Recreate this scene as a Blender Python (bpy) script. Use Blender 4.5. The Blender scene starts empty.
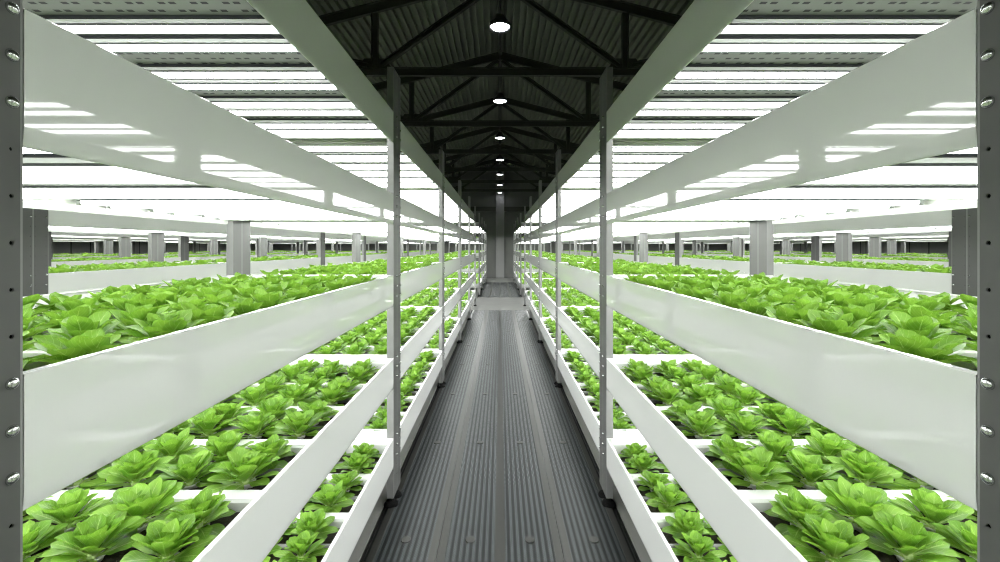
import bpy, math, random
import numpy as np

C = bpy.context.scene.collection
PI = math.pi
random.seed(7)
RNG = np.random.default_rng(11)

# ------------------------------------------------------------------ layout (metres)
F = 440.0            # focal length in pixels of a 1000 px wide frame
EYE = 1.58           # camera height
X0 = 0.65            # aisle face of the first rack row
Y0, BAY = 0.505, 2.275
POST_W, POST_D, POST_H = 0.0942, 0.040, 2.68
RACK_D = 1.02        # rack depth
TIERS = [0.414, 0.902, 1.407, 1.907, 2.407]
FH = 0.170           # height of a tray's front panel
ROWS = [X0, 2.95, 5.25, 7.55, 9.85]
BAYS = {0: [-1, 0, 1, 2, 3, 4, 6, 7, 8], 1: [0, 1, 2, 3, 4, 6, 7, 8], 2: [1, 2, 3, 4, 6, 7, 8],
        3: [2, 3, 4, 6, 7, 8], 4: [3, 4, 6, 7, 8]}
TY0, TY1 = 0.095, 2.180        # tray extent along the bay (local y)
END_Y = 22.4
WALL_X = 12.3

ORD = ['zeroth', 'first', 'second', 'third', 'fourth', 'fifth', 'sixth', 'seventh', 'eighth', 'ninth', 'tenth', 'eleventh', 'twelfth']
TIERW = ['bottom', 'second', 'middle', 'fourth', 'top']
SIDEW = {1: 'right', -1: 'left'}


def bayw(b):
    if b < 0:
        return 'bay behind the camera'
    return ORD[b + 1] + ' bay' if b < 5 else ORD[b - 5] + ' bay past cross aisle'


def roww(r, s):
    return ('rack %s of walkway' % SIDEW[s]) if r == 0 else ('%s rack row at %s' % (ORD[r + 1], SIDEW[s]))


# ------------------------------------------------------------------ mesh helpers
class MB:
    """Collects vertices, faces and uv, builds ONE mesh."""
    def __init__(self):
        self.v, self.f, self.mi, self.sm = [], [], [], []

    def add(self, vs, fs, mat=0, smooth=False):
        b = len(self.v)
        self.v.extend(vs)
        self.f.extend(tuple(b + i for i in f) for f in fs)
        self.mi.extend([mat] * len(fs))
        self.sm.extend([smooth] * len(fs))
        return self

    def box(self, x0, x1, y0, y1, z0, z1, mat=0):
        vs = [(x0, y0, z0), (x1, y0, z0), (x1, y1, z0), (x0, y1, z0), (x0, y0, z1), (x1, y0, z1), (x1, y1, z1), (x0, y1, z1)]
        fs = [(0, 3, 2, 1), (4, 5, 6, 7), (0, 1, 5, 4), (1, 2, 6, 5), (2, 3, 7, 6), (3, 0, 4, 7)]
        return self.add(vs, fs, mat)

    def prism(self, prof, axis, a, b, mat=0, closed=True, caps=True, smooth=False):
        """prof: list of 2D points; axis 'x' -> (y,z), 'y' -> (x,z), 'z' -> (x,y)."""
        n = len(prof)

        def P(p, t):
            return (t, p[0], p[1]) if axis == 'x' else (p[0], t, p[1]) if axis == 'y' else (p[0], p[1], t)
        vs = [P(p, a) for p in prof] + [P(p, b) for p in prof]
        fs = [(i, (i + 1) % n, n + (i + 1) % n, n + i) for i in range(n if closed else n - 1)]
        self.add(vs, fs, mat, smooth)
        if closed and caps:
            self.add(vs, [tuple(range(n - 1, -1, -1)), tuple(range(n, 2 * n))], mat)
        return self

    def tube(self, p0, p1, r0, r1=None, n=10, mat=0, caps=True):
        r1 = r0 if r1 is None else r1
        p0, p1 = np.array(p0, float), np.array(p1, float)
        d = p1 - p0
        d /= np.linalg.norm(d)
        u = np.cross(d, (0, 0, 1) if abs(d[2]) < 0.9 else (1, 0, 0))
        u /= np.linalg.norm(u)
        w = np.cross(d, u)
        vs = []
        for p, r in ((p0, r0), (p1, r1)):
            for i in range(n):
                a = 2 * PI * i / n
                vs.append(tuple(p + r * (math.cos(a) * u + math.sin(a) * w)))
        self.add(vs, [(i, n + i, n + (i + 1) % n, (i + 1) % n) for i in range(n)], mat, True)
        if caps:
            self.add(vs, [tuple(range(n)), tuple(range(2 * n - 1, n - 1, -1))], mat)
        return self

    def lathe(self, prof, n=16, c=(0, 0, 0), mat=0, axis='z', cap=True):
        """prof: (r, h) pairs along the axis."""
        vs = []
        for r, h in prof:
            for i in range(n):
                a = 2 * PI * i / n
                p = (r * math.cos(a), r * math.sin(a), h)
                if axis == 'x':
                    p = (p[2], p[0], p[1])
                vs.append((c[0] + p[0], c[1] + p[1], c[2] + p[2]))
        fs = []
        for k in range(len(prof) - 1):
            for i in range(n):
                fs.append((k * n + i, k * n + (i + 1) % n, (k + 1) * n + (i + 1) % n, (k + 1) * n + i))
        self.add(vs, fs, mat, True)
        if cap:
            m = (len(prof) - 1) * n
            self.add(vs, [tuple(range(n - 1, -1, -1)), tuple(range(m, m + n))], mat)
        return self

    def mesh(self, name, mats):
        me = bpy.data.meshes.new(name)
        me.from_pydata(self.v, [], self.f)
        for m in (mats if isinstance(mats, (list, tuple)) else [mats]):
            me.materials.append(m)
        me.polygons.foreach_set('material_index', self.mi)
        me.polygons.foreach_set('use_smooth', self.sm)
        me.update()
        return me


def link(name, data, parent=None, loc=(0, 0, 0), rz=0.0, sc=None):
    o = bpy.data.objects.new(name, data)
    C.objects.link(o)
    if parent is not None:
        o.parent = parent
    o.location = loc
    if rz:
        o.rotation_euler = (0, 0, rz)
    if sc:
        o.scale = sc
    return o


def tag(o, label=None, cat=None, group=None, kind=None):
    if label:
        o['label'] = label
    if cat:
        o['category'] = cat
    if group:
        o['group'] = group
    if kind:
        o['kind'] = kind
    return o


def structure(name, data, loc=(0, 0, 0), label=None, cat=None):
    return tag(link(name, data, None, loc), label, cat, None, 'structure')


# ------------------------------------------------------------------ materials
def mat(name):
    m = bpy.data.materials.new(name)
    m.use_nodes = True
    nt = m.node_tree
    return m, nt, nt.nodes['Principled BSDF'], nt.nodes['Material Output']


def N(nt, t, **kw):
    n = nt.nodes.new(t)
    for k, v in kw.items():
        if k.startswith('i_'):
            key = k[2:]
            n.inputs[int(key) if key.isdigit() else key].default_value = v
        else:
            setattr(n, k, v)
    return n


def M2(nt, op, a, b=None, c=None):
    n = nt.nodes.new('ShaderNodeMath')
    n.operation = op
    for i, x in enumerate((a, b, c)):
        if x is None:
            continue
        if isinstance(x, (int, float)):
            n.inputs[i].default_value = x
        else:
            nt.links.new(x, n.inputs[i])
    return n.outputs[0]


def mixc(nt, fac, a, b):
    n = nt.nodes.new('ShaderNodeMix')
    n.data_type = 'RGBA'
    for sock, x in ((n.inputs[0], fac), (n.inputs[6], a), (n.inputs[7], b)):
        if isinstance(x, (int, float)):
            sock.default_value = x
        elif isinstance(x, tuple):
            sock.default_value = x if len(x) == 4 else (*x, 1)
        else:
            nt.links.new(x, sock)
    return n.outputs[2]


def noise(nt, scale, detail=3, vec=None, rough=0.55):
    n = nt.nodes.new('ShaderNodeTexNoise')
    n.inputs['Scale'].default_value = scale
    n.inputs['Detail'].default_value = detail
    n.inputs['Roughness'].default_value = rough
    if vec is not None:
        nt.links.new(vec, n.inputs['Vector'])
    return n.outputs['Fac']


def simple(name, col, rough=0.5, metal=0.0, spec=0.5, var=0.0, scale=8.0, bump=0.0, bscale=60.0):
    m, nt, bs, out = mat(name)
    bs.inputs['Base Color'].default_value = (*col, 1)
    bs.inputs['Roughness'].default_value = rough
    bs.inputs['Metallic'].default_value = metal
    bs.inputs['Specular IOR Level'].default_value = spec
    tc = N(nt, 'ShaderNodeTexCoord').outputs['Object']
    if var:
        f = noise(nt, scale, 4, tc)
        a = tuple(min(1, c * (1 - var)) for c in col)
        b = tuple(min(1, c * (1 + var)) for c in col)
        nt.links.new(mixc(nt, f, a, b), bs.inputs['Base Color'])
    if bump:
        bn = N(nt, 'ShaderNodeBump')
        bn.inputs['Strength'].default_value = bump
        bn.inputs['Distance'].default_value = 0.01
        nt.links.new(noise(nt, bscale, 4, tc), bn.inputs['Height'])
        nt.links.new(bn.outputs[0], bs.inputs['Normal'])
    return m


def emit(name, col, strength):
    m, nt, bs, out = mat(name)
    nt.nodes.remove(bs)
    e = N(nt, 'ShaderNodeEmission')
    e.inputs[0].default_value = (*col, 1)
    e.inputs[1].default_value = strength
    nt.links.new(e.outputs[0], out.inputs[0])
    return m


M_white = simple('white_gloss_plastic', (0.87, 0.88, 0.86), 0.03, spec=0.7)
M_tray = simple('white_tray_plastic', (0.80, 0.81, 0.79), 0.35, spec=0.4)
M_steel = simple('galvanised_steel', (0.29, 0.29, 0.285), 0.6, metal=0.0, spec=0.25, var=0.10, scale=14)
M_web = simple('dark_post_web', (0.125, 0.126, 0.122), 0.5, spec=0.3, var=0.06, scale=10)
M_beam = simple('beam_steel', (0.42, 0.43, 0.41), 0.5, metal=0.3)
M_chrome = simple('bolt_chrome', (0.62, 0.63, 0.62), 0.18, metal=0.95)
M_black = simple('black_rubber_and_hole_shade', (0.010, 0.010, 0.010), 0.8, spec=0.1)
M_batten = simple('batten_grey', (0.022, 0.024, 0.026), 0.6, spec=0.2)
M_back = simple('tube_grey_back', (0.10, 0.105, 0.105), 0.5, spec=0.3)
M_reflect = simple('batten_white_face', (0.75, 0.76, 0.75), 0.4)
M_socket = simple('socket_silver', (0.55, 0.57, 0.56), 0.3, metal=0.5)
M_roof = simple('dark_roof_sheet', (0.15, 0.165, 0.125), 0.6, metal=0.0, spec=0.2, var=0.1, scale=1.5)
M_truss = simple('dark_truss_steel', (0.052, 0.056, 0.044), 0.6, metal=0.0, spec=0.2)
M_lampbody = simple('lamp_housing', (0.05, 0.05, 0.05), 0.4, metal=0.4)
M_pipe = simple('grey_drip_pipe', (0.22, 0.22, 0.22), 0.35)
M_cup = simple('white_net_cup', (0.72, 0.72, 0.70), 0.4)
M_tube = emit('glowing_tube', (0.975, 1.0, 0.975), 14.0)
M_lamp = emit('glowing_lamp_disc', (0.93, 0.95, 1.0), 18.0)


def soil_mat():
    m, nt, bs, out = mat('dark_substrate')
    tc = N(nt, 'ShaderNodeTexCoord').outputs['Object']
    f = noise(nt, 90, 5, tc, 0.7)
    nt.links.new(mixc(nt, f, (0.010, 0.008, 0.006), (0.075, 0.058, 0.045)), bs.inputs['Base Color'])
    bs.inputs['Roughness'].default_value = 0.9
    bn = N(nt, 'ShaderNodeBump')
    bn.inputs['Strength'].default_value = 0.9
    bn.inputs['Distance'].default_value = 0.012
    nt.links.new(noise(nt, 120, 4, tc, 0.7), bn.inputs['Height'])
    nt.links.new(bn.outputs[0], bs.inputs['Normal'])
    return m


M_soil = soil_mat()


def perforated_mat():
    """White sheet with staggered pairs of punched slots running along x."""
    m, nt, bs, out = mat('perforated_sheet')
    tc = N(nt, 'ShaderNodeTexCoord').outputs['Object']
    sp = N(nt, 'ShaderNodeSeparateXYZ')
    nt.links.new(tc, sp.inputs[0])
    x, y = sp.outputs[0], sp.outputs[1]
    rp, xp = 0.042, 0.094
    row = M2(nt, 'FLOOR', M2(nt, 'DIVIDE', y, rp))
    fy = M2(nt, 'ABSOLUTE', M2(nt, 'SUBTRACT', M2(nt, 'FRACT', M2(nt, 'DIVIDE', y, rp)), 0.5))
    xs = M2(nt, 'ADD', M2(nt, 'DIVIDE', x, xp), M2(nt, 'MULTIPLY', M2(nt, 'FLOORED_MODULO', row, 3.0), 0.333))
    fx = M2(nt, 'FRACT', xs)
    d1 = M2(nt, 'ABSOLUTE', M2(nt, 'SUBTRACT', fx, 0.25))
    d2 = M2(nt, 'ABSOLUTE', M2(nt, 'SUBTRACT', fx, 0.58))
    slot = M2(nt, 'LESS_THAN', M2(nt, 'MINIMUM', d1, d2), 0.105)
    slot = M2(nt, 'MULTIPLY', slot, M2(nt, 'LESS_THAN', fy, 0.15))
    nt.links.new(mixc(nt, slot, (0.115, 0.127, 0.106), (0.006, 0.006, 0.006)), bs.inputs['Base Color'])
    bs.inputs['Roughness'].default_value = 0.5
    bs.inputs['Specular IOR Level'].default_value = 0.08
    return m


M_perf = perforated_mat()


def leaf_mat(name, dark, light, rib):
    m, nt, bs, out = mat(name)
    uv = N(nt, 'ShaderNodeUVMap')
    uv.uv_map = 'leaf'
    sp = N(nt, 'ShaderNodeSeparateXYZ')
    nt.links.new(uv.outputs[0], sp.inputs[0])
    u, v = sp.outputs[0], sp.outputs[1]             # u across 0..1 (midrib .5), v along 0..1
    tone = N(nt, 'ShaderNodeAttribute')
    tone.attribute_name = 'tone'
    tc = N(nt, 'ShaderNodeTexCoord').outputs['Object']
    base = mixc(nt, tone.outputs['Fac'], dark, light)
    nz = noise(nt, 55, 3, tc)
    base = mixc(nt, M2(nt, 'MULTIPLY', nz, 0.45), base, light)
    d = M2(nt, 'ABSOLUTE', M2(nt, 'SUBTRACT', u, 0.5))
    # midrib tapering to the tip; side veins as slanted stripes
    wid = M2(nt, 'MULTIPLY_ADD', M2(nt, 'SUBTRACT', 1.0, v), 0.085, 0.008)
    ribm = M2(nt, 'SUBTRACT', 1.0, M2(nt, 'SMOOTH_MIN', M2(nt, 'DIVIDE', d, wid), 1.0, 0.2))
    ph = M2(nt, 'MULTIPLY', M2(nt, 'SUBTRACT', v, M2(nt, 'MULTIPLY', d, 0.55)), 8.0)
    sv = M2(nt, 'LESS_THAN', M2(nt, 'ABSOLUTE', M2(nt, 'SUBTRACT', M2(nt, 'FRACT', ph), 0.5)), 0.05)
    pet = M2(nt, 'SMOOTH_MIN', M2(nt, 'MAXIMUM', M2(nt, 'MULTIPLY', M2(nt, 'SUBTRACT', 0.30, v), 4.0), 0.0), 1.0, 0.1)
    k = M2(nt, 'MINIMUM', M2(nt, 'ADD', M2(nt, 'MULTIPLY', ribm, 0.6), M2(nt, 'ADD', M2(nt, 'MULTIPLY', sv, 0.22), M2(nt, 'MULTIPLY', pet, 0.7))), 0.9)
    col = mixc(nt, k, base, rib)
    nt.links.new(col, bs.inputs['Base Color'])
    bs.inputs['Roughness'].default_value = 0.38
    bs.inputs['Specular IOR Level'].default_value = 0.35
    bn = N(nt, 'ShaderNodeBump')
    bn.inputs['Strength'].default_value = 0.35
    bn.inputs['Distance'].default_value = 0.004
    h = M2(nt, 'ADD', M2(nt, 'MULTIPLY', nz, 0.8), M2(nt, 'MULTIPLY', sv, -0.5))
    nt.links.new(h, bn.inputs['Height'])
    nt.links.new(bn.outputs[0], bs.inputs['Normal'])
    tr = N(nt, 'ShaderNodeBsdfTranslucent')
    nt.links.new(mixc(nt, 0.55, col, (0.30, 0.54, 0.045)), tr.inputs[0])
    mx = N(nt, 'ShaderNodeMixShader')
    mx.inputs[0].default_value = 0.34
    nt.links.new(bs.outputs[0], mx.inputs[1])
    nt.links.new(tr.outputs[0], mx.inputs[2])
    nt.links.new(mx.outputs[0], out.inputs[0])
    return m


M_leaf = leaf_mat('lettuce_leaf', (0.062, 0.185, 0.013), (0.26, 0.47, 0.062), (0.60, 0.76, 0.26))
M_stem = simple('pale_stem', (0.55, 0.68, 0.30), 0.5)


def grating_mat():
    """Ribbed metal walkway: ribs along y, rows of little diamond punch marks on each raised rib."""
    m, nt, bs, out = mat('ribbed_grating')
    tc = N(nt, 'ShaderNodeTexCoord').outputs['Object']
    sp = N(nt, 'ShaderNodeSeparateXYZ')
    nt.links.new(tc, sp.inputs[0])
    x, y = sp.outputs[0], sp.outputs[1]
    fr = M2(nt, 'FRACT', M2(nt, 'DIVIDE', M2(nt, 'ADD', x, 2.0), 0.0330))
    rib = M2(nt, 'LESS_THAN', M2(nt, 'ABSOLUTE', M2(nt, 'SUBTRACT', fr, 0.5)), 0.27)
    a = M2(nt, 'FRACT', M2(nt, 'MULTIPLY', M2(nt, 'ADD', x, y), 60.0))
    b = M2(nt, 'FRACT', M2(nt, 'MULTIPLY', M2(nt, 'SUBTRACT', y, x), 60.0))
    dia = M2(nt, 'GREATER_THAN', M2(nt, 'MULTIPLY', M2(nt, 'GREATER_THAN', a, 0.45), M2(nt, 'GREATER_THAN', b, 0.45)), 0.5)
    nz = noise(nt, 3.0, 4, tc)
    lo = mixc(nt, nz, (0.010, 0.0125, 0.0135), (0.016, 0.0195, 0.0208))
    hi = mixc(nt, dia, (0.019, 0.023, 0.0245), (0.25, 0.28, 0.29))
    nt.links.new(mixc(nt, rib, lo, hi), bs.inputs['Base Color'])
    bs.inputs['Roughness'].default_value = 0.38
    bs.inputs['Metallic'].default_value = 0.25
    bn = N(nt, 'ShaderNodeBump')
    bn.inputs['Strength'].default_value = 0.5
    bn.inputs['Distance'].default_value = 0.004
    nt.links.new(M2(nt, 'ADD', rib, M2(nt, 'MULTIPLY', dia, 0.4)), bn.inputs['Height'])
    nt.links.new(bn.outputs[0], bs.inputs['Normal'])
    return m


M_grate = grating_mat()
M_strip = simple('smooth_floor_strip', (0.072, 0.072, 0.067), 0.30, metal=0.1, var=0.08, scale=5)
M_gutter = simple('dark_gutter', (0.016, 0.016, 0.016), 0.5)
M_concrete = simple('grey_concrete', (0.30, 0.30, 0.285), 0.6, var=0.16, scale=2.5, bump=0.15, bscale=30)
M_wall = simple('concrete_wall', (0.115, 0.118, 0.11), 0.7, var=0.22, scale=1.2, bump=0.2, bscale=12)
M_pilaster = simple('pale_pilaster', (0.20, 0.20, 0.197), 0.6, var=0.08, scale=2)


def panel_wall_mat():
    m, nt, bs, out = mat('dark_side_wall')
    tc = N(nt, 'ShaderNodeTexCoord').outputs['Object']
    sp = N(nt, 'ShaderNodeSeparateXYZ')
    nt.links.new(tc, sp.inputs[0])
    f = M2(nt, 'FRACT', M2(nt, 'DIVIDE', sp.outputs[1], 0.6))
    ln = M2(nt, 'LESS_THAN', f, 0.06)
    nz = noise(nt, 1.3, 4, tc)
    nt.links.new(mixc(nt, ln, mixc(nt, nz, (0.16, 0.165, 0.155), (0.26, 0.262, 0.25)), (0.03, 0.03, 0.03)), bs.inputs['Base Color'])
    bs.inputs['Roughness'].default_value = 0.65
    return m


M_side = panel_wall_mat()

# ------------------------------------------------------------------ the setting
floor = MB()
floor.box(-WALL_X, -0.712, -2.0, END_Y, -0.06, 0.0)
floor.box(0.712, WALL_X, -2.0, END_Y, -0.06, 0.0)
G1, G2A, G2B = 11.0, 13.85, 19.7        # walkway grating ends; second stretch of grating
floor.box(-0.712, 0.712, G1, G2A, -0.06, 0.0)
floor.box(-0.712, 0.712, G2B, END_Y, -0.06, 0.0)
structure('floor', floor.mesh('floor', M_concrete))
for nm, a, b in (('floor_walkway', -2.0, G1), ('floor_walkway', G2A, G2B)):
    g = MB()
    edges = [0.028, 0.281, 0.366, 0.637]
    for s in (-1, 1):
        for x0, x1 in ((edges[0], edges[1]), (edges[2], edges[3])):
            g.box(min(s * x0, s * x1), max(s * x0, s * x1), a, b, -0.05, 0.002)
    structure(nm, g.mesh('grating', M_grate))
    t = MB()
    t.box(-0.0275, 0.0275, a, b, -0.05, 0.004)
    for s in (-1, 1):
        for x0, x1 in ((0.2815, 0.3225), (0.3245, 0.3655)):
            t.box(min(s * x0, s * x1), max(s * x0, s * x1), a, b, -0.05, 0.004)
        t.box(min(s * 0.6375, s * 0.655), max(s * 0.6375, s * 0.655), a, b, -0.05, 0.006)
        t.box(min(s * 0.656, s * 0.674), max(s * 0.656, s * 0.674), a, b, -0.05, 0.003)
    for k in range(-1, 16):
        y = 1.19 + k * 1.18
        if not (a + 0.1 < y < b - 0.1):
            continue
        for x in (-0.507, -0.16, 0.16, 0.507):
            t.lathe([(0.027, 0.0021), (0.027, 0.0045), (0.024, 0.0058)], 18, (x, y, 0))
    structure('floor_strip', t.mesh('strips', M_strip))
    t = MB()
    for s in (-1, 1):
        t.box(min(s * 0.6745, s * 0.7118), max(s * 0.6745, s * 0.7118), a, b, -0.055, -0.012)
        t.box(min(s * 0.692, s * 0.695), max(s * 0.692, s * 0.695), a, b, -0.03, -0.002)
    structure('floor_gutter', t.mesh('gutter', M_gutter))

w = MB()
w.box(-WALL_X, WALL_X, END_Y, END_Y + 0.2, 0, 6.2)
structure('wall_far', w.mesh('wall_far', M_wall))
w = MB()
w.box(-0.21, 0.21, END_Y - 0.16, END_Y - 0.001, 0.0, 5.4)
structure('pillar', w.mesh('pilaster', M_pilaster))
w = MB()
w.box(-5.9, 5.9, END_Y - 0.12, END_Y - 0.001, 3.40, 3.62)
structure('beam', w.mesh('wall_beam', M_truss))
for s, nm in ((-1, 'wall_left'), (1, 'wall_right')):
    w = MB()
    a, b = sorted((s * WALL_X, s * (WALL_X + 0.15)))
    w.box(a, b, -2.0, END_Y, 0, 6.2)
    structure(nm, w.mesh(nm, M_side))
w = MB()
w.box(-WALL_X, WALL_X, -2.15, -2.0, 0, 6.2)
structure('wall_back', w.mesh('wall_back', M_side))

# corrugated gable roof
APEX, SLOPE, HALF = 5.86, 0.256, 6.0
pr = []
p = 0.120


def roof_z(x):
    return APEX - SLOPE * abs(x)


k = -int(HALF / p) - 1
xs = []
x = -HALF
while x < HALF:
    for dx, dz in ((0.0, 0.0), (0.056, 0.0), (0.059, 0.072), (0.117, 0.072)):
        xx = x + dx
        if xx <= HALF:
            pr.append((xx, roof_z(xx) + dz))
    x += p
pr.append((HALF, roof_z(HALF)))
r = MB().prism(pr, 'y', -2.0, END_Y, closed=False)
structure('ceiling', r.mesh('roof', M_roof))
r = MB()
for s in (-1, 1):
    a, b = sorted((s * HALF, s * WALL_X))
    r.box(a, b, -2.0, END_Y, roof_z(HALF), roof_z(HALF) + 0.06)
structure('ceiling_side', r.mesh('roof_side', M_roof))
# ridge beam that carries the lamps
r = MB().box(-0.05, 0.05, -2.0, END_Y - 0.2, APEX - 0.17, APEX - 0.03)
structure('beam_ridge', r.mesh('ridge', M_truss))


def ibeam(mb, p0, p1, h, wf, tw=0.02, tf=0.018):
    """I-beam in the x-z plane at y=0 between p0 and p1 (x,z of the axis)."""
    (ax, az), (bx, bz) = p0, p1
    L = math.hypot(bx - ax, bz - az)
    ux, uz = (bx - ax) / L, (bz - az) / L
    nx, nz = -uz, ux

    def bar(c0, c1, hw):
        vs = []
        for (px, pz) in (p0, p1):
            for yy in (-hw, hw):
                for c in (c0, c1):
                    vs.append((px + nx * c, yy, pz + nz * c))
        fs = [(0, 1, 3, 2), (4, 6, 7, 5), (0, 4, 5, 1), (2, 3, 7, 6), (0, 2, 6, 4), (1, 5, 7, 3)]
        mb.add(vs, fs)
    bar(-h / 2, h / 2, tw / 2)
    bar(-h / 2, -h / 2 + tf, wf / 2)
    bar(h / 2 - tf, h / 2, wf / 2)
    return mb


CH = 4.225       # centre height of bottom chord
parts = []
VX = 1.89
rz0 = APEX - 0.27
bm = ibeam(MB(), (-HALF, CH), (HALF, CH), 0.12, 0.06).mesh('chord', M_truss)
parts.append(('bottom_chord', bm))
for s in (-1, 1):
    parts.append(('rafter', ibeam(MB(), (0, rz0 + 0.09), (s * HALF, rz0 + 0.09 - SLOPE * HALF), 0.15, 0.06).mesh('rafter', M_truss)))
    parts.append(('vertical_strut', ibeam(MB(), (s * VX, CH + 0.06), (s * VX, rz0 - SLOPE * VX), 0.10, 0.07).mesh('strut', M_truss)))
    parts.append(('diagonal_strut', ibeam(MB(), (s * (VX - 0.1), CH + 0.10), (s * 0.04, rz0 - 0.02), 0.08, 0.08).mesh('diag', M_truss)))
    parts.append(('diagonal_strut', ibeam(MB(), (s * (VX + 0.1), CH + 0.10), (s * 3.6, rz0 - SLOPE * 3.6 - 0.02), 0.08, 0.08).mesh('diag', M_truss)))
    parts.append(('vertical_strut', ibeam(MB(), (s * 3.7, CH + 0.06), (s * 3.7, rz0 - SLOPE * 3.7), 0.10, 0.07).mesh('strut', M_truss)))
    gx = s * VX
    g = MB().prism([(gx - 0.26, CH + 0.05), (gx + 0.26, CH + 0.05), (gx + 0.16, CH + 0.2), (gx - 0.16, CH + 0.2)], 'y', -0.012, 0.012)
    parts.append(('gusset_plate', g.mesh('gusset', M_truss)))
NT = 6
for i in range(NT):
    t = link('roof_truss', None, None, (0, 6.65 + 2.78 * i, 0))
    lab = 'dark steel roof truss spanning the walkway, %s' % (['nearest the camera', 'second from the camera', 'third from the camera', 'third from the far wall', 'second from the far wall', 'closest to the far wall'][i])
    tag(t, lab, 'truss', 'roof trusses', 'structure')
    for nm, me in parts:
        link(nm, me, t)

# pendant lamps under the ridge
hz = 4.268
LH = [('housing', MB().lathe([(0.02, 0.16), (0.055, 0.15), (0.075, 0.10), (0.125, 0.05), (0.135, 0.0), (0.128, 0.0), (0.118, 0.045), (0.03, 0.06)], 24, cap=False).mesh('housing', M_lampbody)),
      ('glowing_disc', MB().lathe([(0.117, 0.020), (0.110, 0.010), (0.06, 0.003), (0.001, 0.0)], 24, cap=False).mesh('disc', M_lamp)),
      ('hanging_rod', MB().tube((0, 0, 0.15), (0, 0, APEX - 0.172 - hz), 0.009, n=8).mesh('rod', M_lampbody))]
for i in range(7):
    o = link('pendant_lamp', None, None, (0, 5.40 + 2.745 * i, hz))
    tag(o, 'round white pendant lamp above the walkway, %s from the camera' % (ORD[i + 1]), 'lamp', 'round lamps along the ridge')
    for nm, me in LH:
        link(nm, me, o)

# ------------------------------------------------------------------ rack frames
HOLE_P = 0.0625
BOLT_Z, HOLE_Z = [], []
for i, T in enumerate(TIERS):
    d = (T - TIERS[i - 1]) / 8 if i else HOLE_P
    BOLT_Z += [T - 0.009 - j * d for j in range(3)]
    HOLE_Z += [T - 0.009 - j * d for j in range(7, -1, -1) if T - 0.009 - j * d > 0.12]
HOLE_Z += [HOLE_Z[-1] + HOLE_P * j for j in (1, 2, 3)]


def post_mesh(detail=True, bolted=False):
    """C-channel post: web at x=0 facing the aisle (-x side), flanges going to +x, y 0..POST_W, z 0.035..POST_H."""
    mb = MB()
    z0, z1, t = 0.045, POST_H, 0.003
    W, D = POST_W, POST_D
    # flanges and web back face
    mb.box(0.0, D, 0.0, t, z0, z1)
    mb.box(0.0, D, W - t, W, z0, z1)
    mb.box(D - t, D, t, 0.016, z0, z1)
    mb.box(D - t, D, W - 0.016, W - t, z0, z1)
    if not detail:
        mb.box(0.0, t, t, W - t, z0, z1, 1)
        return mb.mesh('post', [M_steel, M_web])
    # web with two columns of round holes, a black strip added behind them as the channel's inner shade
    mb.box(0.006, 0.0075, t, W - t, z0, z1, 3 if bolted else 2)
    cols = (0.0135, W - 0.0135)
    r, n = 0.0031, 8
    za = HOLE_Z
    half = 0.028
    zlo, zhi = za[0] - half, za[-1] + half
    yb = [t, cols[0] - 0.010, cols[0] + 0.010, cols[1] - 0.010, cols[1] + 0.010, W - t]
    for xx, flip in ((0.0, False), (t, True)):
        def q(y0, y1, a, b):
            f = [(0, 1, 2, 3)] if flip else [(3, 2, 1, 0)]
            mb.add([(xx, y0, a), (xx, y1, a), (xx, y1, b), (xx, y0, b)], f, 1)
        q(yb[0], yb[5], z0, zlo)
        q(yb[0], yb[5], zhi, z1)
        for i in (0, 2, 4):
            q(yb[i], yb[i + 1], zlo, zhi)
        for c in cols:
            for z in za:
                ring, outer = [], []
                for i in range(n):
                    a = PI / 4 + 2 * PI * i / n
                    ring.append((xx, c + r * math.cos(a), z + r * math.sin(a)))
                sq = [(0.010, half), (0, half), (-0.010, half), (-0.010, 0), (-0.010, -half), (0, -half), (0.010, -half), (0.010, 0)]
                outer = [(xx, c + dy, z + dz) for dy, dz in sq]
                fs = []
                for i in range(n):
                    j = (i + 1) % n
                    fs.append((i, j, n + j, n + i) if not flip else (n + i, n + j, j, i))
                mb.add(ring + outer, fs, 1)
            for z, zn in zip([zlo - 2 * half + half] + za, za + [zhi + half]):
                if zn - half > z + half + 1e-6:
                    q(c - 0.010, c + 0.010, z + half, zn - half)
    if bolted:
        for z in BOLT_Z:
            mb.lathe([(0.0004, -0.0068), (0.0066, -0.0042), (0.0075, 0.0002)], 8, (0, W - 0.0135, z), 2, 'x', cap=False)
        return mb.mesh('post', [M_steel, M_web, M_chrome, M_black])
    return mb.mesh('post', [M_steel, M_web, M_black])


def bolt_mesh(zs, y=POST_W - 0.0135, flat=False):
    mb = MB()
    for z in zs:
        n = 14 if not flat else 8
        mb.lathe([(0.0004, -0.0058), (0.0040, -0.0053), (0.0070, -0.0036), (0.0084, -0.0013), (0.0082, 0.0002)], n, (0, y, z), 0, 'x', cap=False)
    return mb.mesh('bolt', M_chrome)


foot = MB()
foot.lathe([(0.043, 0.0), (0.044, 0.008), (0.036, 0.020), (0.016, 0.025), (0.012, 0.028)], 18)
foot.tube((0, 0, 0.02), (0, 0, 0.06), 0.008, n=8)
foot.lathe([(0.015, 0.029), (0.015, 0.040)], 6)
foot.sm = [False] * len(foot.sm)
ME_foot = foot.mesh('foot', M_black)
ME_post = post_mesh(True)
ME_post_far = post_mesh(False)
ME_post_bolted = post_mesh(True, True)
ME_bolt1 = bolt_mesh([0.0])
ME_cross = MB().box(POST_D + 0.002, RACK_D - POST_D - 0.002, 0.030, 0.060, 0, 0.035).mesh('support_beam', M_beam)


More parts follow.
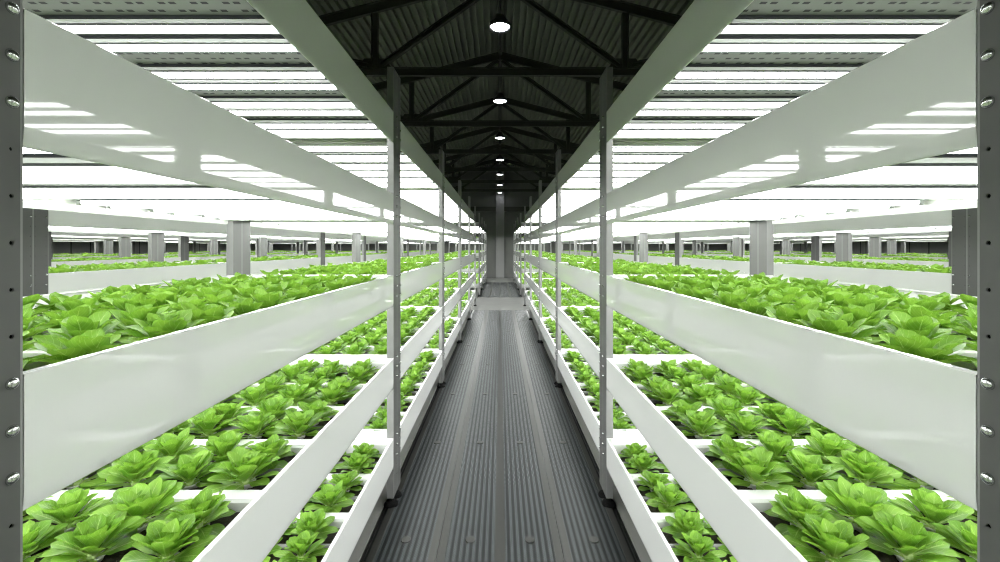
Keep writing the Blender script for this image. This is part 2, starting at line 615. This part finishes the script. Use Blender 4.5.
def rack_frame(r, b, s):
    xr, y = ROWS[r], Y0 + BAY * b
    o = link('rack_frame', None, None, (s * xr, y, 0), 0, (s, 1, 1))
    if r == 0:
        lab = 'grey perforated steel rack frame, %s, %s' % (bayw(b), roww(r, s))
    else:
        lab = 'grey steel rack frame, %s, %s' % (bayw(b), roww(r, s))
    tag(o, lab, 'rack', 'steel rack frames')
    near = r == 0 and b <= 2
    me = ME_post if (r == 0 and b <= 3) or (r == 1 and b <= 1) else ME_post_far
    ends = [(0.0, True), (BAY - POST_W - 0.0003, False)]
    for ly, first in ends:
        for front in (True, False):
            fg = r == 0 and b == 0 and first and front
            pst = link('post', ME_post_bolted if (me is ME_post and front and not fg) else me, o, (0 if front else RACK_D - POST_D, ly, 0))
            if r == 0:
                link('foot', ME_foot, pst, (POST_D * 0.40, POST_W / 2 - 0.035, 0.0))
            if r == 0 and b == 0 and first and front:
                for z in BOLT_Z[6:12]:
                    link('bolt', ME_bolt1, pst, (0, 0, z))
                link('bolt', ME_bolt1, pst, (0, 0, BOLT_Z[12]))
        if r == 0:
            for T in TIERS:
                link('support_beam', ME_cross, o, (0, ly if first else ly, T - FH + 0.022))
    if r:
        for ly in (0.0, BAY - POST_W - 0.0003):
            for T in (TIERS[2], TIERS[3]):
                link('support_beam', ME_cross, o, (0, ly, T - FH + 0.022))
    return o


# ------------------------------------------------------------------ grow trays
def fascia_profile(flip=False):
    """Closed x-z outline of the front panel; outer face x=0.. ; z relative to tray top (0) down to -FH."""
    t = 0.005
    out = [(0.013, 0.0), (0.002, 0.0), (0.0, -0.002)]
    pts = [(0.0, -0.162)]
    for i in range(1, 7):
        u = i / 6.0
        pts.append((0.006 * (1 - math.cos(u * PI / 2)), -0.162 - (FH - 0.142) * math.sin(u * PI / 2) ** 0.9))
    out += pts
    out += [(0.0115, -FH), (0.0115, -FH + t)]
    inner = [(p[0] + t, p[1] + (t if i == 0 else 0)) for i, p in enumerate(reversed(pts[:-1]))]
    out += inner + [(t, -t), (0.013, -t)]
    return out


TL = (TY0 + 0.001, TY1 - 0.001)


def make_fascia(prof):
    mb = MB()
    n = len(prof)
    vs = [(p[0], TL[0], p[1]) for p in prof] + [(p[0], TL[1], p[1]) for p in prof]
    b = 0
    mb.add(vs, [(i, n + i, n + (i + 1) % n, (i + 1) % n) for i in range(n)], 0, False)
    # smooth only the curved outer face
    for i in range(3, 9):
        mb.sm[i] = True
    return mb.mesh('front_panel', M_white)


ME_fascia = make_fascia(fascia_profile())
XA, XB = 0.0065, RACK_D - 0.0065       # tray inside the panels
ME_end = MB().box(0.008, RACK_D - 0.008, 0, 0.012, -FH + 0.004, 0.0).mesh('end_wall', M_tray)
ME_end_low = MB().box(0.008, RACK_D - 0.008, 0, 0.012, -FH + 0.004, -0.028).mesh('end_wall', M_tray)
ME_flange = MB().box(POST_D + 0.004, RACK_D - POST_D - 0.004, 0.0, 0.0925, -0.011, -0.002).mesh('end_flange', M_tray)
ME_pan = MB().box(0.030, RACK_D - 0.030, TL[0] + 0.014, TL[1] - 0.014, -0.108, -0.100).mesh('base_pan', M_tray)
ME_under = MB().box(0.0235, RACK_D - 0.0235, TL[0] + 0.014, TL[1] - 0.014, -0.116, -0.1085).mesh('perforated_sheet', M_perf)
BOXP = (TY1 - TY0) / 6
DIVS = [TY0 + BOXP * i for i in range(1, 6)]
dv = MB()
dprof = [(-0.030, -0.068), (0.030, -0.068), (0.030, -0.008), (0.024, 0.0), (-0.024, 0.0), (-0.030, -0.008)]
dv.prism(dprof, 'x', 0.0275, RACK_D - 0.0275)
ME_div = dv.mesh('divider', M_tray)
lp = MB()
lp.prism([(0.0125, -0.070), (0.0125, 0.0), (0.022, 0.0), (0.026, -0.008), (0.026, -0.07)], 'x', 0.0275, RACK_D - 0.0275)
ME_ledge = lp.mesh('ledge', M_tray)
ME_pipe = MB().tube((0.028, 0, 0), (RACK_D - 0.028, 0, 0), 0.013, n=10).mesh('drip_pipe', M_pipe)


def soil_mesh():
    mb = MB()
    nx, ny = 46, 92
    vs, fs = [], []
    rg = np.random.default_rng(3)
    for j in range(ny + 1):
        for i in range(nx + 1):
            vs.append((0.028 + (RACK_D - 0.056) * i / nx, TL[0] + 0.016 + (TL[1] - TL[0] - 0.032) * j / ny, -0.084 + rg.uniform(-0.006, 0.006)))
    for j in range(ny):
        for i in range(nx):
            a = j * (nx + 1) + i
            fs.append((a, a + 1, a + nx + 2, a + nx + 1))
    mb.add(vs, fs, 0, True)
    return mb.mesh('substrate', M_soil)


ME_soil = soil_mesh()
ME_soil_far = MB().box(0.028, RACK_D - 0.028, TL[0] + 0.016, TL[1] - 0.016, -0.098, -0.082).mesh('substrate', M_soil)


def grow_tray(r, b, s, k):
    T = TIERS[k]
    o = link('grow_tray', None, None, (s * ROWS[r], Y0 + BAY * b, T), 0, (s, 1, 1))
    tag(o, '%s grow tray, %s tier, %s, %s' % ('glossy white' if r == 0 else 'white', TIERW[k], bayw(b), roww(r, s)), 'tray', 'white grow trays')
    link('front_panel', ME_fascia, o)
    link('rear_panel', ME_fascia, o, (RACK_D, 0, 0), 0, (-1, 1, 1))
    link('end_wall', ME_end_low, o, (0, TL[0] + 0.001, 0))
    link('end_wall', ME_end, o, (0, TL[1] - 0.013, 0))
    link('end_flange', ME_flange, o, (0, TY1 - 0.0005, 0))
    link('end_flange', ME_flange, o, (0, TL[0] - 0.0930, -0.028))
    link('base_pan', ME_pan, o)
    if k >= 3 or r == 0:
        link('perforated_sheet', ME_under, o)
    if k <= 2 or (k == 3 and r == 0):
        near = r == 0 and 0 <= b <= 1 and k < 2
        link('substrate', ME_soil if near else ME_soil_far, o)
        if r == 0:
            for y in DIVS:
                link('divider', ME_div, o, (0, y, -0.050))
            link('divider', ME_ledge, o, (0, TL[0] + 0.001, -0.04))
            link('divider', ME_ledge, o, (0, TL[1] - 0.001, -0.022), 0, (1, -1, 1))
            if b <= 1:
                for i in range(6):
                    link('drip_pipe', ME_pipe, o, (0, TY0 + BOXP * (i + 0.5), -0.074))
    return o


# ------------------------------------------------------------------ tube lights
LZ = -0.150           # tube axis below tray top
TX0, TX1 = 0.020, RACK_D - 0.020
TUBE_Y = []
for i in range(6):
    c = TY0 + 0.105 + 0.3615 * i
    TUBE_Y += [c - 0.064, c + 0.064]
TR = 0.0135
bt = MB().box(TX0 + 0.018, TX1 - 0.018, -0.017, 0.017, -0.1250 - LZ, -0.1165 - LZ)
bt.box(TX0 + 0.022, TX1 - 0.022, -0.0085, 0.0085, -0.1372 - LZ, -0.1251 - LZ, 1)
ME_batten = bt.mesh('batten', [M_batten, M_reflect])


def tube_faces(mb, a, b, y, z, n, lit, dark):
    """LED tube along x: the lower part glows, the back (top 130 degrees) is a metal housing."""
    vs = []
    for xx in (a, b):
        for q in range(n):
            an = PI / 2 + 2 * PI * (q + 0.5) / n
            vs.append((xx, y + TR * math.cos(an), z + TR * math.sin(an)))
    for q in range(n):
        an = math.degrees(2 * PI * (q + 1) / n)      # 0 = straight up
        top = min(an, 360 - an) < 61
        f = (q, n + q, n + (q + 1) % n, (q + 1) % n)
        mb.add([vs[i] for i in f], [(0, 1, 2, 3) if a < b else (3, 2, 1, 0)], dark if top else lit, True)
    return mb


ME_tube = tube_faces(MB(), TX0 + 0.018, TX1 - 0.018, 0, 0, 12, 0, 1).mesh('tube', [M_tube, M_back])
sk = MB()
sk.tube((TX0 + 0.007, 0, 0), (TX0 + 0.018, 0, 0), 0.0140, n=12)
sk.box(TX0, TX0 + 0.007, -0.012, 0.012, -0.0142, 0.0205)
ME_socket = sk.mesh('socket', M_socket)
SX = RACK_D


def tube_light(b, s, k, i, parts=True):
    o = link('tube_light', None, None, (s * X0, Y0 + BAY * b + TUBE_Y[i], TIERS[k] + LZ), 0, (s, 1, 1))
    tag(o, 'tube light, %s under %s tray, %s, %s' % (ORD[i + 1], TIERW[k], bayw(b), roww(0, s)), 'light', 'tube lights under the trays')
    link('tube', ME_tube, o)
    link('batten', ME_batten, o)
    link('socket', ME_socket, o)
    link('socket', ME_socket, o, (SX, 0, 0), 0, (-1, 1, 1))
    return o


rest_tubes = []       # (world x0, x1, y, z) of the tubes merged into one object
TIER_LAMPS = {0: [1, 2, 3, 4], 1: [3, 4], 2: [3], 3: [3], 4: [3]}

for s in (-1, 1):
    for r in range(5):
        for b in BAYS[r]:
            rack_frame(r, b, s)
            for k in (range(5) if r == 0 else (2, 3, 4) if r == 1 else (2, 3)):
                grow_tray(r, b, s, k)
            for k in TIER_LAMPS[r]:
                for i in range(12):
                    y, z = Y0 + BAY * b + TUBE_Y[i], TIERS[k] + LZ
                    shows = r == 0 and k >= 3 and 0 <= b <= 6 and (k == 3 or 247 - F * (z - EYE) / y > -2) and y > 0.62
                    if shows:
                        tube_light(b, s, k, i)
                    else:
                        rest_tubes.append((s, ROWS[r], y, z))


def merged(name, vs, fs, mats, mi=None, smooth=None):
    me = bpy.data.meshes.new(name)
    me.from_pydata(vs, [], fs)
    for m in mats:
        me.materials.append(m)
    if mi is not None:
        me.polygons.foreach_set('material_index', mi)
    me.update()
    return me


mb = MB()
for s, xr, y, z in rest_tubes:
    a, b_ = s * (xr + TX0 + 0.018), s * (xr + TX1 - 0.018)
    tube_faces(mb, a, b_, y, z, 8, 0, 4)
    lo, hi = min(a, b_), max(a, b_)
    mb.box(lo, hi, y - 0.017, y + 0.017, z - LZ - 0.1250, z - LZ - 0.1168, 1)
    mb.box(lo + 0.01, hi - 0.01, y - 0.0085, y + 0.0085, z - LZ - 0.1372, z - LZ - 0.1251, 3)
    for e in ((lo - 0.018, lo - 0.0005), (hi + 0.0005, hi + 0.018)):
        mb.box(e[0], e[1], y - 0.012, y + 0.012, z - 0.0142, z + 0.0155, 2)
o = link('tube_lighting', mb.mesh('tube_lighting', [M_tube, M_batten, M_socket, M_reflect, M_back]))
tag(o, 'white tube lighting glowing under the trays of the distant racks', 'light', None, 'stuff')


# ------------------------------------------------------------------ lettuce
def leaf_arrays(rg, nl, nw, L, W, e0, e1, cup, az, r0, z0, roll):
    """Vertices (nl+1)*(nw+1) of one obovate leaf and its uv."""
    t = np.linspace(0, 1, nl + 1)
    elev = np.radians(e0 + (e1 - e0) * t ** 1.3)
    ds = L / nl
    rr = r0 + np.concatenate([[0], np.cumsum(np.cos(elev[:-1]) * ds)])
    zz = z0 + np.concatenate([[0], np.cumsum(np.sin(elev[:-1]) * ds)])
    blade = np.clip((t - 0.14) / 0.86, 0, 1)
    wt = W * (np.sin(PI * blade ** 1.28) ** 0.66)
    wt = np.where(t < 0.999, np.maximum(wt, 0.0055 * (1 - t * 0.5)), 0.0015)
    ph = rg.uniform(0, 6.28)
    u = np.linspace(-1, 1, nw + 1)
    T, U = np.meshgrid(t, u, indexing='ij')
    wv = wt[:, None] * U
    # normal in the r-z plane
    nr, nz = -np.sin(elev)[:, None], np.cos(elev)[:, None]
    lift = (cup * (U ** 2) * wt[:, None] + 0.10 * W * np.sin(T * 11 + ph + U * 1.5) * (U ** 2) * (T > .3) + roll * wv)
    wob = 0.06 * L * math.sin(ph) * T ** 2
    R = rr[:, None] + lift * nr
    Z = zz[:, None] + lift * nz
    S = wv + wob
    ca, sa = math.cos(az), math.sin(az)
    X = R * ca - S * sa
    Y = R * sa + S * ca
    V = np.stack([X, Y, Z], -1).reshape(-1, 3)
    UV = np.stack([U * 0.5 + 0.5, T], -1).reshape(-1, 2)
    q = []
    for i in range(nl):
        for j in range(nw):
            a = i * (nw + 1) + j
            q.append((a, a + 1, a + nw + 2, a + nw + 1))
    return V, UV, np.array(q)


# whorls: (count, length, half width, elev base, elev tip, cup, is heart)
WHORLS = [(8, 0.105, 0.0240, 17, -4, 0.15, 0), (8, 0.098, 0.0240, 40, 12, 0.25, 0), (7, 0.092, 0.0250, 58, 38, 0.35, 1), (5, 0.072, 0.0190, 68, 54, 0.55, 1), (4, 0.050, 0.0120, 78, 68, 0.8, 1)]


def plant_arrays(seed, nl, nw, which=None, thin=1.0):
    rg = np.random.default_rng(seed)
    Vs, UVs, Qs, Ts = [], [], [], []
    base = 0
    az = rg.uniform(0, 6.28)
    for wi, (cnt, L, W, e0, e1, cup, heart) in enumerate(WHORLS):
        n = cnt if thin == 1.0 else max(2, int(round(cnt * thin)))
        for i in range(n):
            az += 2.39996 + rg.uniform(-0.25, 0.25)
            ll = L * rg.uniform(0.82, 1.15)
            args = (ll, W * rg.uniform(0.85, 1.15) * (1.0 if thin == 1.0 else 1.12), e0 + rg.uniform(-9, 9), e1 + rg.uniform(-14, 14), cup * rg.uniform(0.6, 1.4), az, 0.007 - 0.001 * wi, 0.012 + 0.004 * wi, rg.uniform(-0.25, 0.25))
            tone = rg.uniform(0.1, 1.0)
            V, UV, Q = leaf_arrays(rg, nl, nw, *args)
            if which is not None and heart != which:
                continue
            Vs.append(V)
            UVs.append(UV)
            Qs.append(Q + base)
            Ts.append(np.full(len(V), tone))
            base += len(V)
    return np.concatenate(Vs), np.concatenate(UVs), np.concatenate(Qs), np.concatenate(Ts)


def leaf_mesh(name, V, UV, Q, T, materials):
    me = bpy.data.meshes.new(name)
    me.vertices.add(len(V))
    me.vertices.foreach_set('co', V.astype(np.float32).ravel())
    nq = len(Q)
    me.loops.add(nq * 4)
    me.loops.foreach_set('vertex_index', Q.astype(np.int32).ravel())
    me.polygons.add(nq)
    me.polygons.foreach_set('loop_start', np.arange(0, nq * 4, 4, dtype=np.int32))
    me.polygons.foreach_set('use_smooth', np.ones(nq, dtype=bool))
    me.update(calc_edges=True)
    uvl = me.uv_layers.new(name='leaf')
    uvl.data.foreach_set('uv', UV[Q.ravel()].astype(np.float32).ravel())
    at = me.attributes.new('tone', 'FLOAT', 'POINT')
    at.data.foreach_set('value', T.astype(np.float32))
    for m in materials:
        me.materials.append(m)
    me.validate()
    return me


NVAR = 6
VAR = []
for v in range(NVAR):
    VAR.append((leaf_mesh('outer_leaves', *plant_arrays(100 + v, 8, 6, 0), [M_leaf]), leaf_mesh('heart_leaves', *plant_arrays(100 + v, 8, 6, 1), [M_leaf])))
cupm = MB()
cupm.lathe([(0.020, -0.004), (0.024, 0.010), (0.027, 0.012), (0.027, 0.015), (0.022, 0.015), (0.020, 0.006), (0.004, 0.004)], 16, cap=False)
ME_cup = cupm.mesh('net_cup', M_cup)
ME_stem = MB().lathe([(0.006, 0.0), (0.009, 0.010), (0.011, 0.018), (0.006, 0.030)], 10).mesh('stem', M_stem)
MEDIUM = [plant_arrays(200 + v, 5, 4) for v in range(4)]
LOW = [plant_arrays(300 + v, 3, 2, None, 0.62) for v in range(4)]

NCOL = 5
COLX = [0.148, 0.329, 0.51, 0.691, 0.872]
spots = []           # right side only, mirrored on the left
for r in range(5):
    for b in BAYS[r]:
        for k in ((0, 1, 2, 3) if r == 0 else (2,)):
            for i in range(12):
                ly = TY0 + BOXP * (i // 2 + 0.5) + (-0.070 if i % 2 == 0 else 0.070) - (0.045 if i == 0 else 0)
                for c in range(NCOL):
                    x = ROWS[r] + COLX[c] + RNG.uniform(-0.012, 0.012)
                    y = Y0 + BAY * b + ly + RNG.uniform(-0.012, 0.012)
                    sc = RNG.uniform(0.94, 1.10)
                    spots.append(dict(r=r, b=b, k=k, i=i, c=c, x=x, y=y, z=TIERS[k] - 0.084, s=sc, a=RNG.uniform(0, 6.28), v=int(RNG.integers(0, NVAR))))


def seen(p):
    """Can the camera see some of the plant's upper leaves past the front panels?"""
    if p['r'] or p['k'] == 3 or p['y'] < 0.62:
        return False
    for dx, dy, dz in ((0, 0, 0.10), (-0.07, 0, 0.08), (0.07, 0, 0.08), (0, -0.07, 0.06), (0, 0.07, 0.08)):
        x, y, z = p['x'] + dx, p['y'] + dy, p['z'] + dz
        if F * x / y > 474 or 247 - F * (z - EYE) / y > 560:
            continue
        t = X0 / x
        zz, yy = EYE + (z - EYE) * t, y * t
        loc = (yy - Y0) % BAY
        if TY0 < loc < TY1 and any(T - FH < zz < T for T in TIERS):
            continue
        return True
    return False


near = sorted([p for p in spots if seen(p)], key=lambda p: p['y'])[:150]
ids = {id(p) for p in near}
for p in near:
    for s in (-1, 1):
        o = link('lettuce_plant', None, None, (s * p['x'], p['y'], p['z']), 0, (s * p['s'], p['s'], p['s']))
        o.rotation_euler = (0, 0, s * p['a'])
        tag(o, 'green lettuce, %s row, %s from walkway, in %s %s tray of %s' % (ORD[p['i'] + 1], ORD[p['c'] + 1], SIDEW[s], TIERW[p['k']], bayw(p['b'])), 'lettuce', 'lettuces in the grow trays')
        link('outer_leaves', VAR[p['v']][0], o)
        link('heart_leaves', VAR[p['v']][1], o)
        link('stem', ME_stem, o)
        if p['k'] < 2:
            link('net_cup', ME_cup, o)

AV, AU, AQ, AT = [], [], [], []
base = 0
for p in spots:
    if id(p) in ids:
        continue
    src = MEDIUM if (p['r'] == 0 and 0 <= p['b'] <= 1 and p['k'] < 3) else LOW
    V, UV, Q, T = src[p['v'] % 4]
    ca, sa = math.cos(p['a']), math.sin(p['a'])
    W = np.empty_like(V)
    W[:, 0] = (V[:, 0] * ca - V[:, 1] * sa) * p['s'] + p['x']
    W[:, 1] = (V[:, 0] * sa + V[:, 1] * ca) * p['s'] + p['y']
    W[:, 2] = V[:, 2] * p['s'] + p['z']
    W[:, 0] = np.clip(W[:, 0], ROWS[p['r']] + 0.009, ROWS[p['r']] + RACK_D - 0.009)
    for s in (1, -1):
        G = W.copy()
        G[:, 0] *= s
        AV.append(G)
        AU.append(UV)
        AQ.append((Q if s == 1 else Q[:, ::-1]) + base)
        AT.append(T)
        base += len(V)
o = link('lettuce_foliage', leaf_mesh('lettuce_foliage', np.concatenate(AV), np.concatenate(AU), np.concatenate(AQ), np.concatenate(AT), [M_leaf]))
tag(o, 'dense green lettuce filling the trays of the farther bays and rack rows', 'lettuce', None, 'stuff')

# ------------------------------------------------------------------ world, camera, view
wd = bpy.data.worlds.new('world')
bpy.context.scene.world = wd
wd.use_nodes = True
wd.node_tree.nodes['Background'].inputs[0].default_value = (0.5, 0.55, 0.5, 1)
wd.node_tree.nodes['Background'].inputs[1].default_value = 0.05

cam = bpy.data.cameras.new('camera')
co = bpy.data.objects.new('camera', cam)
C.objects.link(co)
co.location = (0, 0, EYE)
co.rotation_euler = (PI / 2, 0, 0)
cam.sensor_width = 36
cam.lens = F / 1000 * 36
cam.shift_y = -0.034
cam.clip_start = 0.02
cam.clip_end = 100
sc = bpy.context.scene
sc.camera = co
sc.view_settings.view_transform = 'Standard'
sc.view_settings.look = 'None'
sc.view_settings.gamma = 1.0
sc.view_settings.use_curve_mapping = False
sc.view_settings.exposure = 0.22
sc.cycles.use_denoising = True
sc.cycles.filter_width = 1.1
sc.cycles.max_bounces = 8
sc.cycles.diffuse_bounces = 5
sc.cycles.sample_clamp_indirect = 10
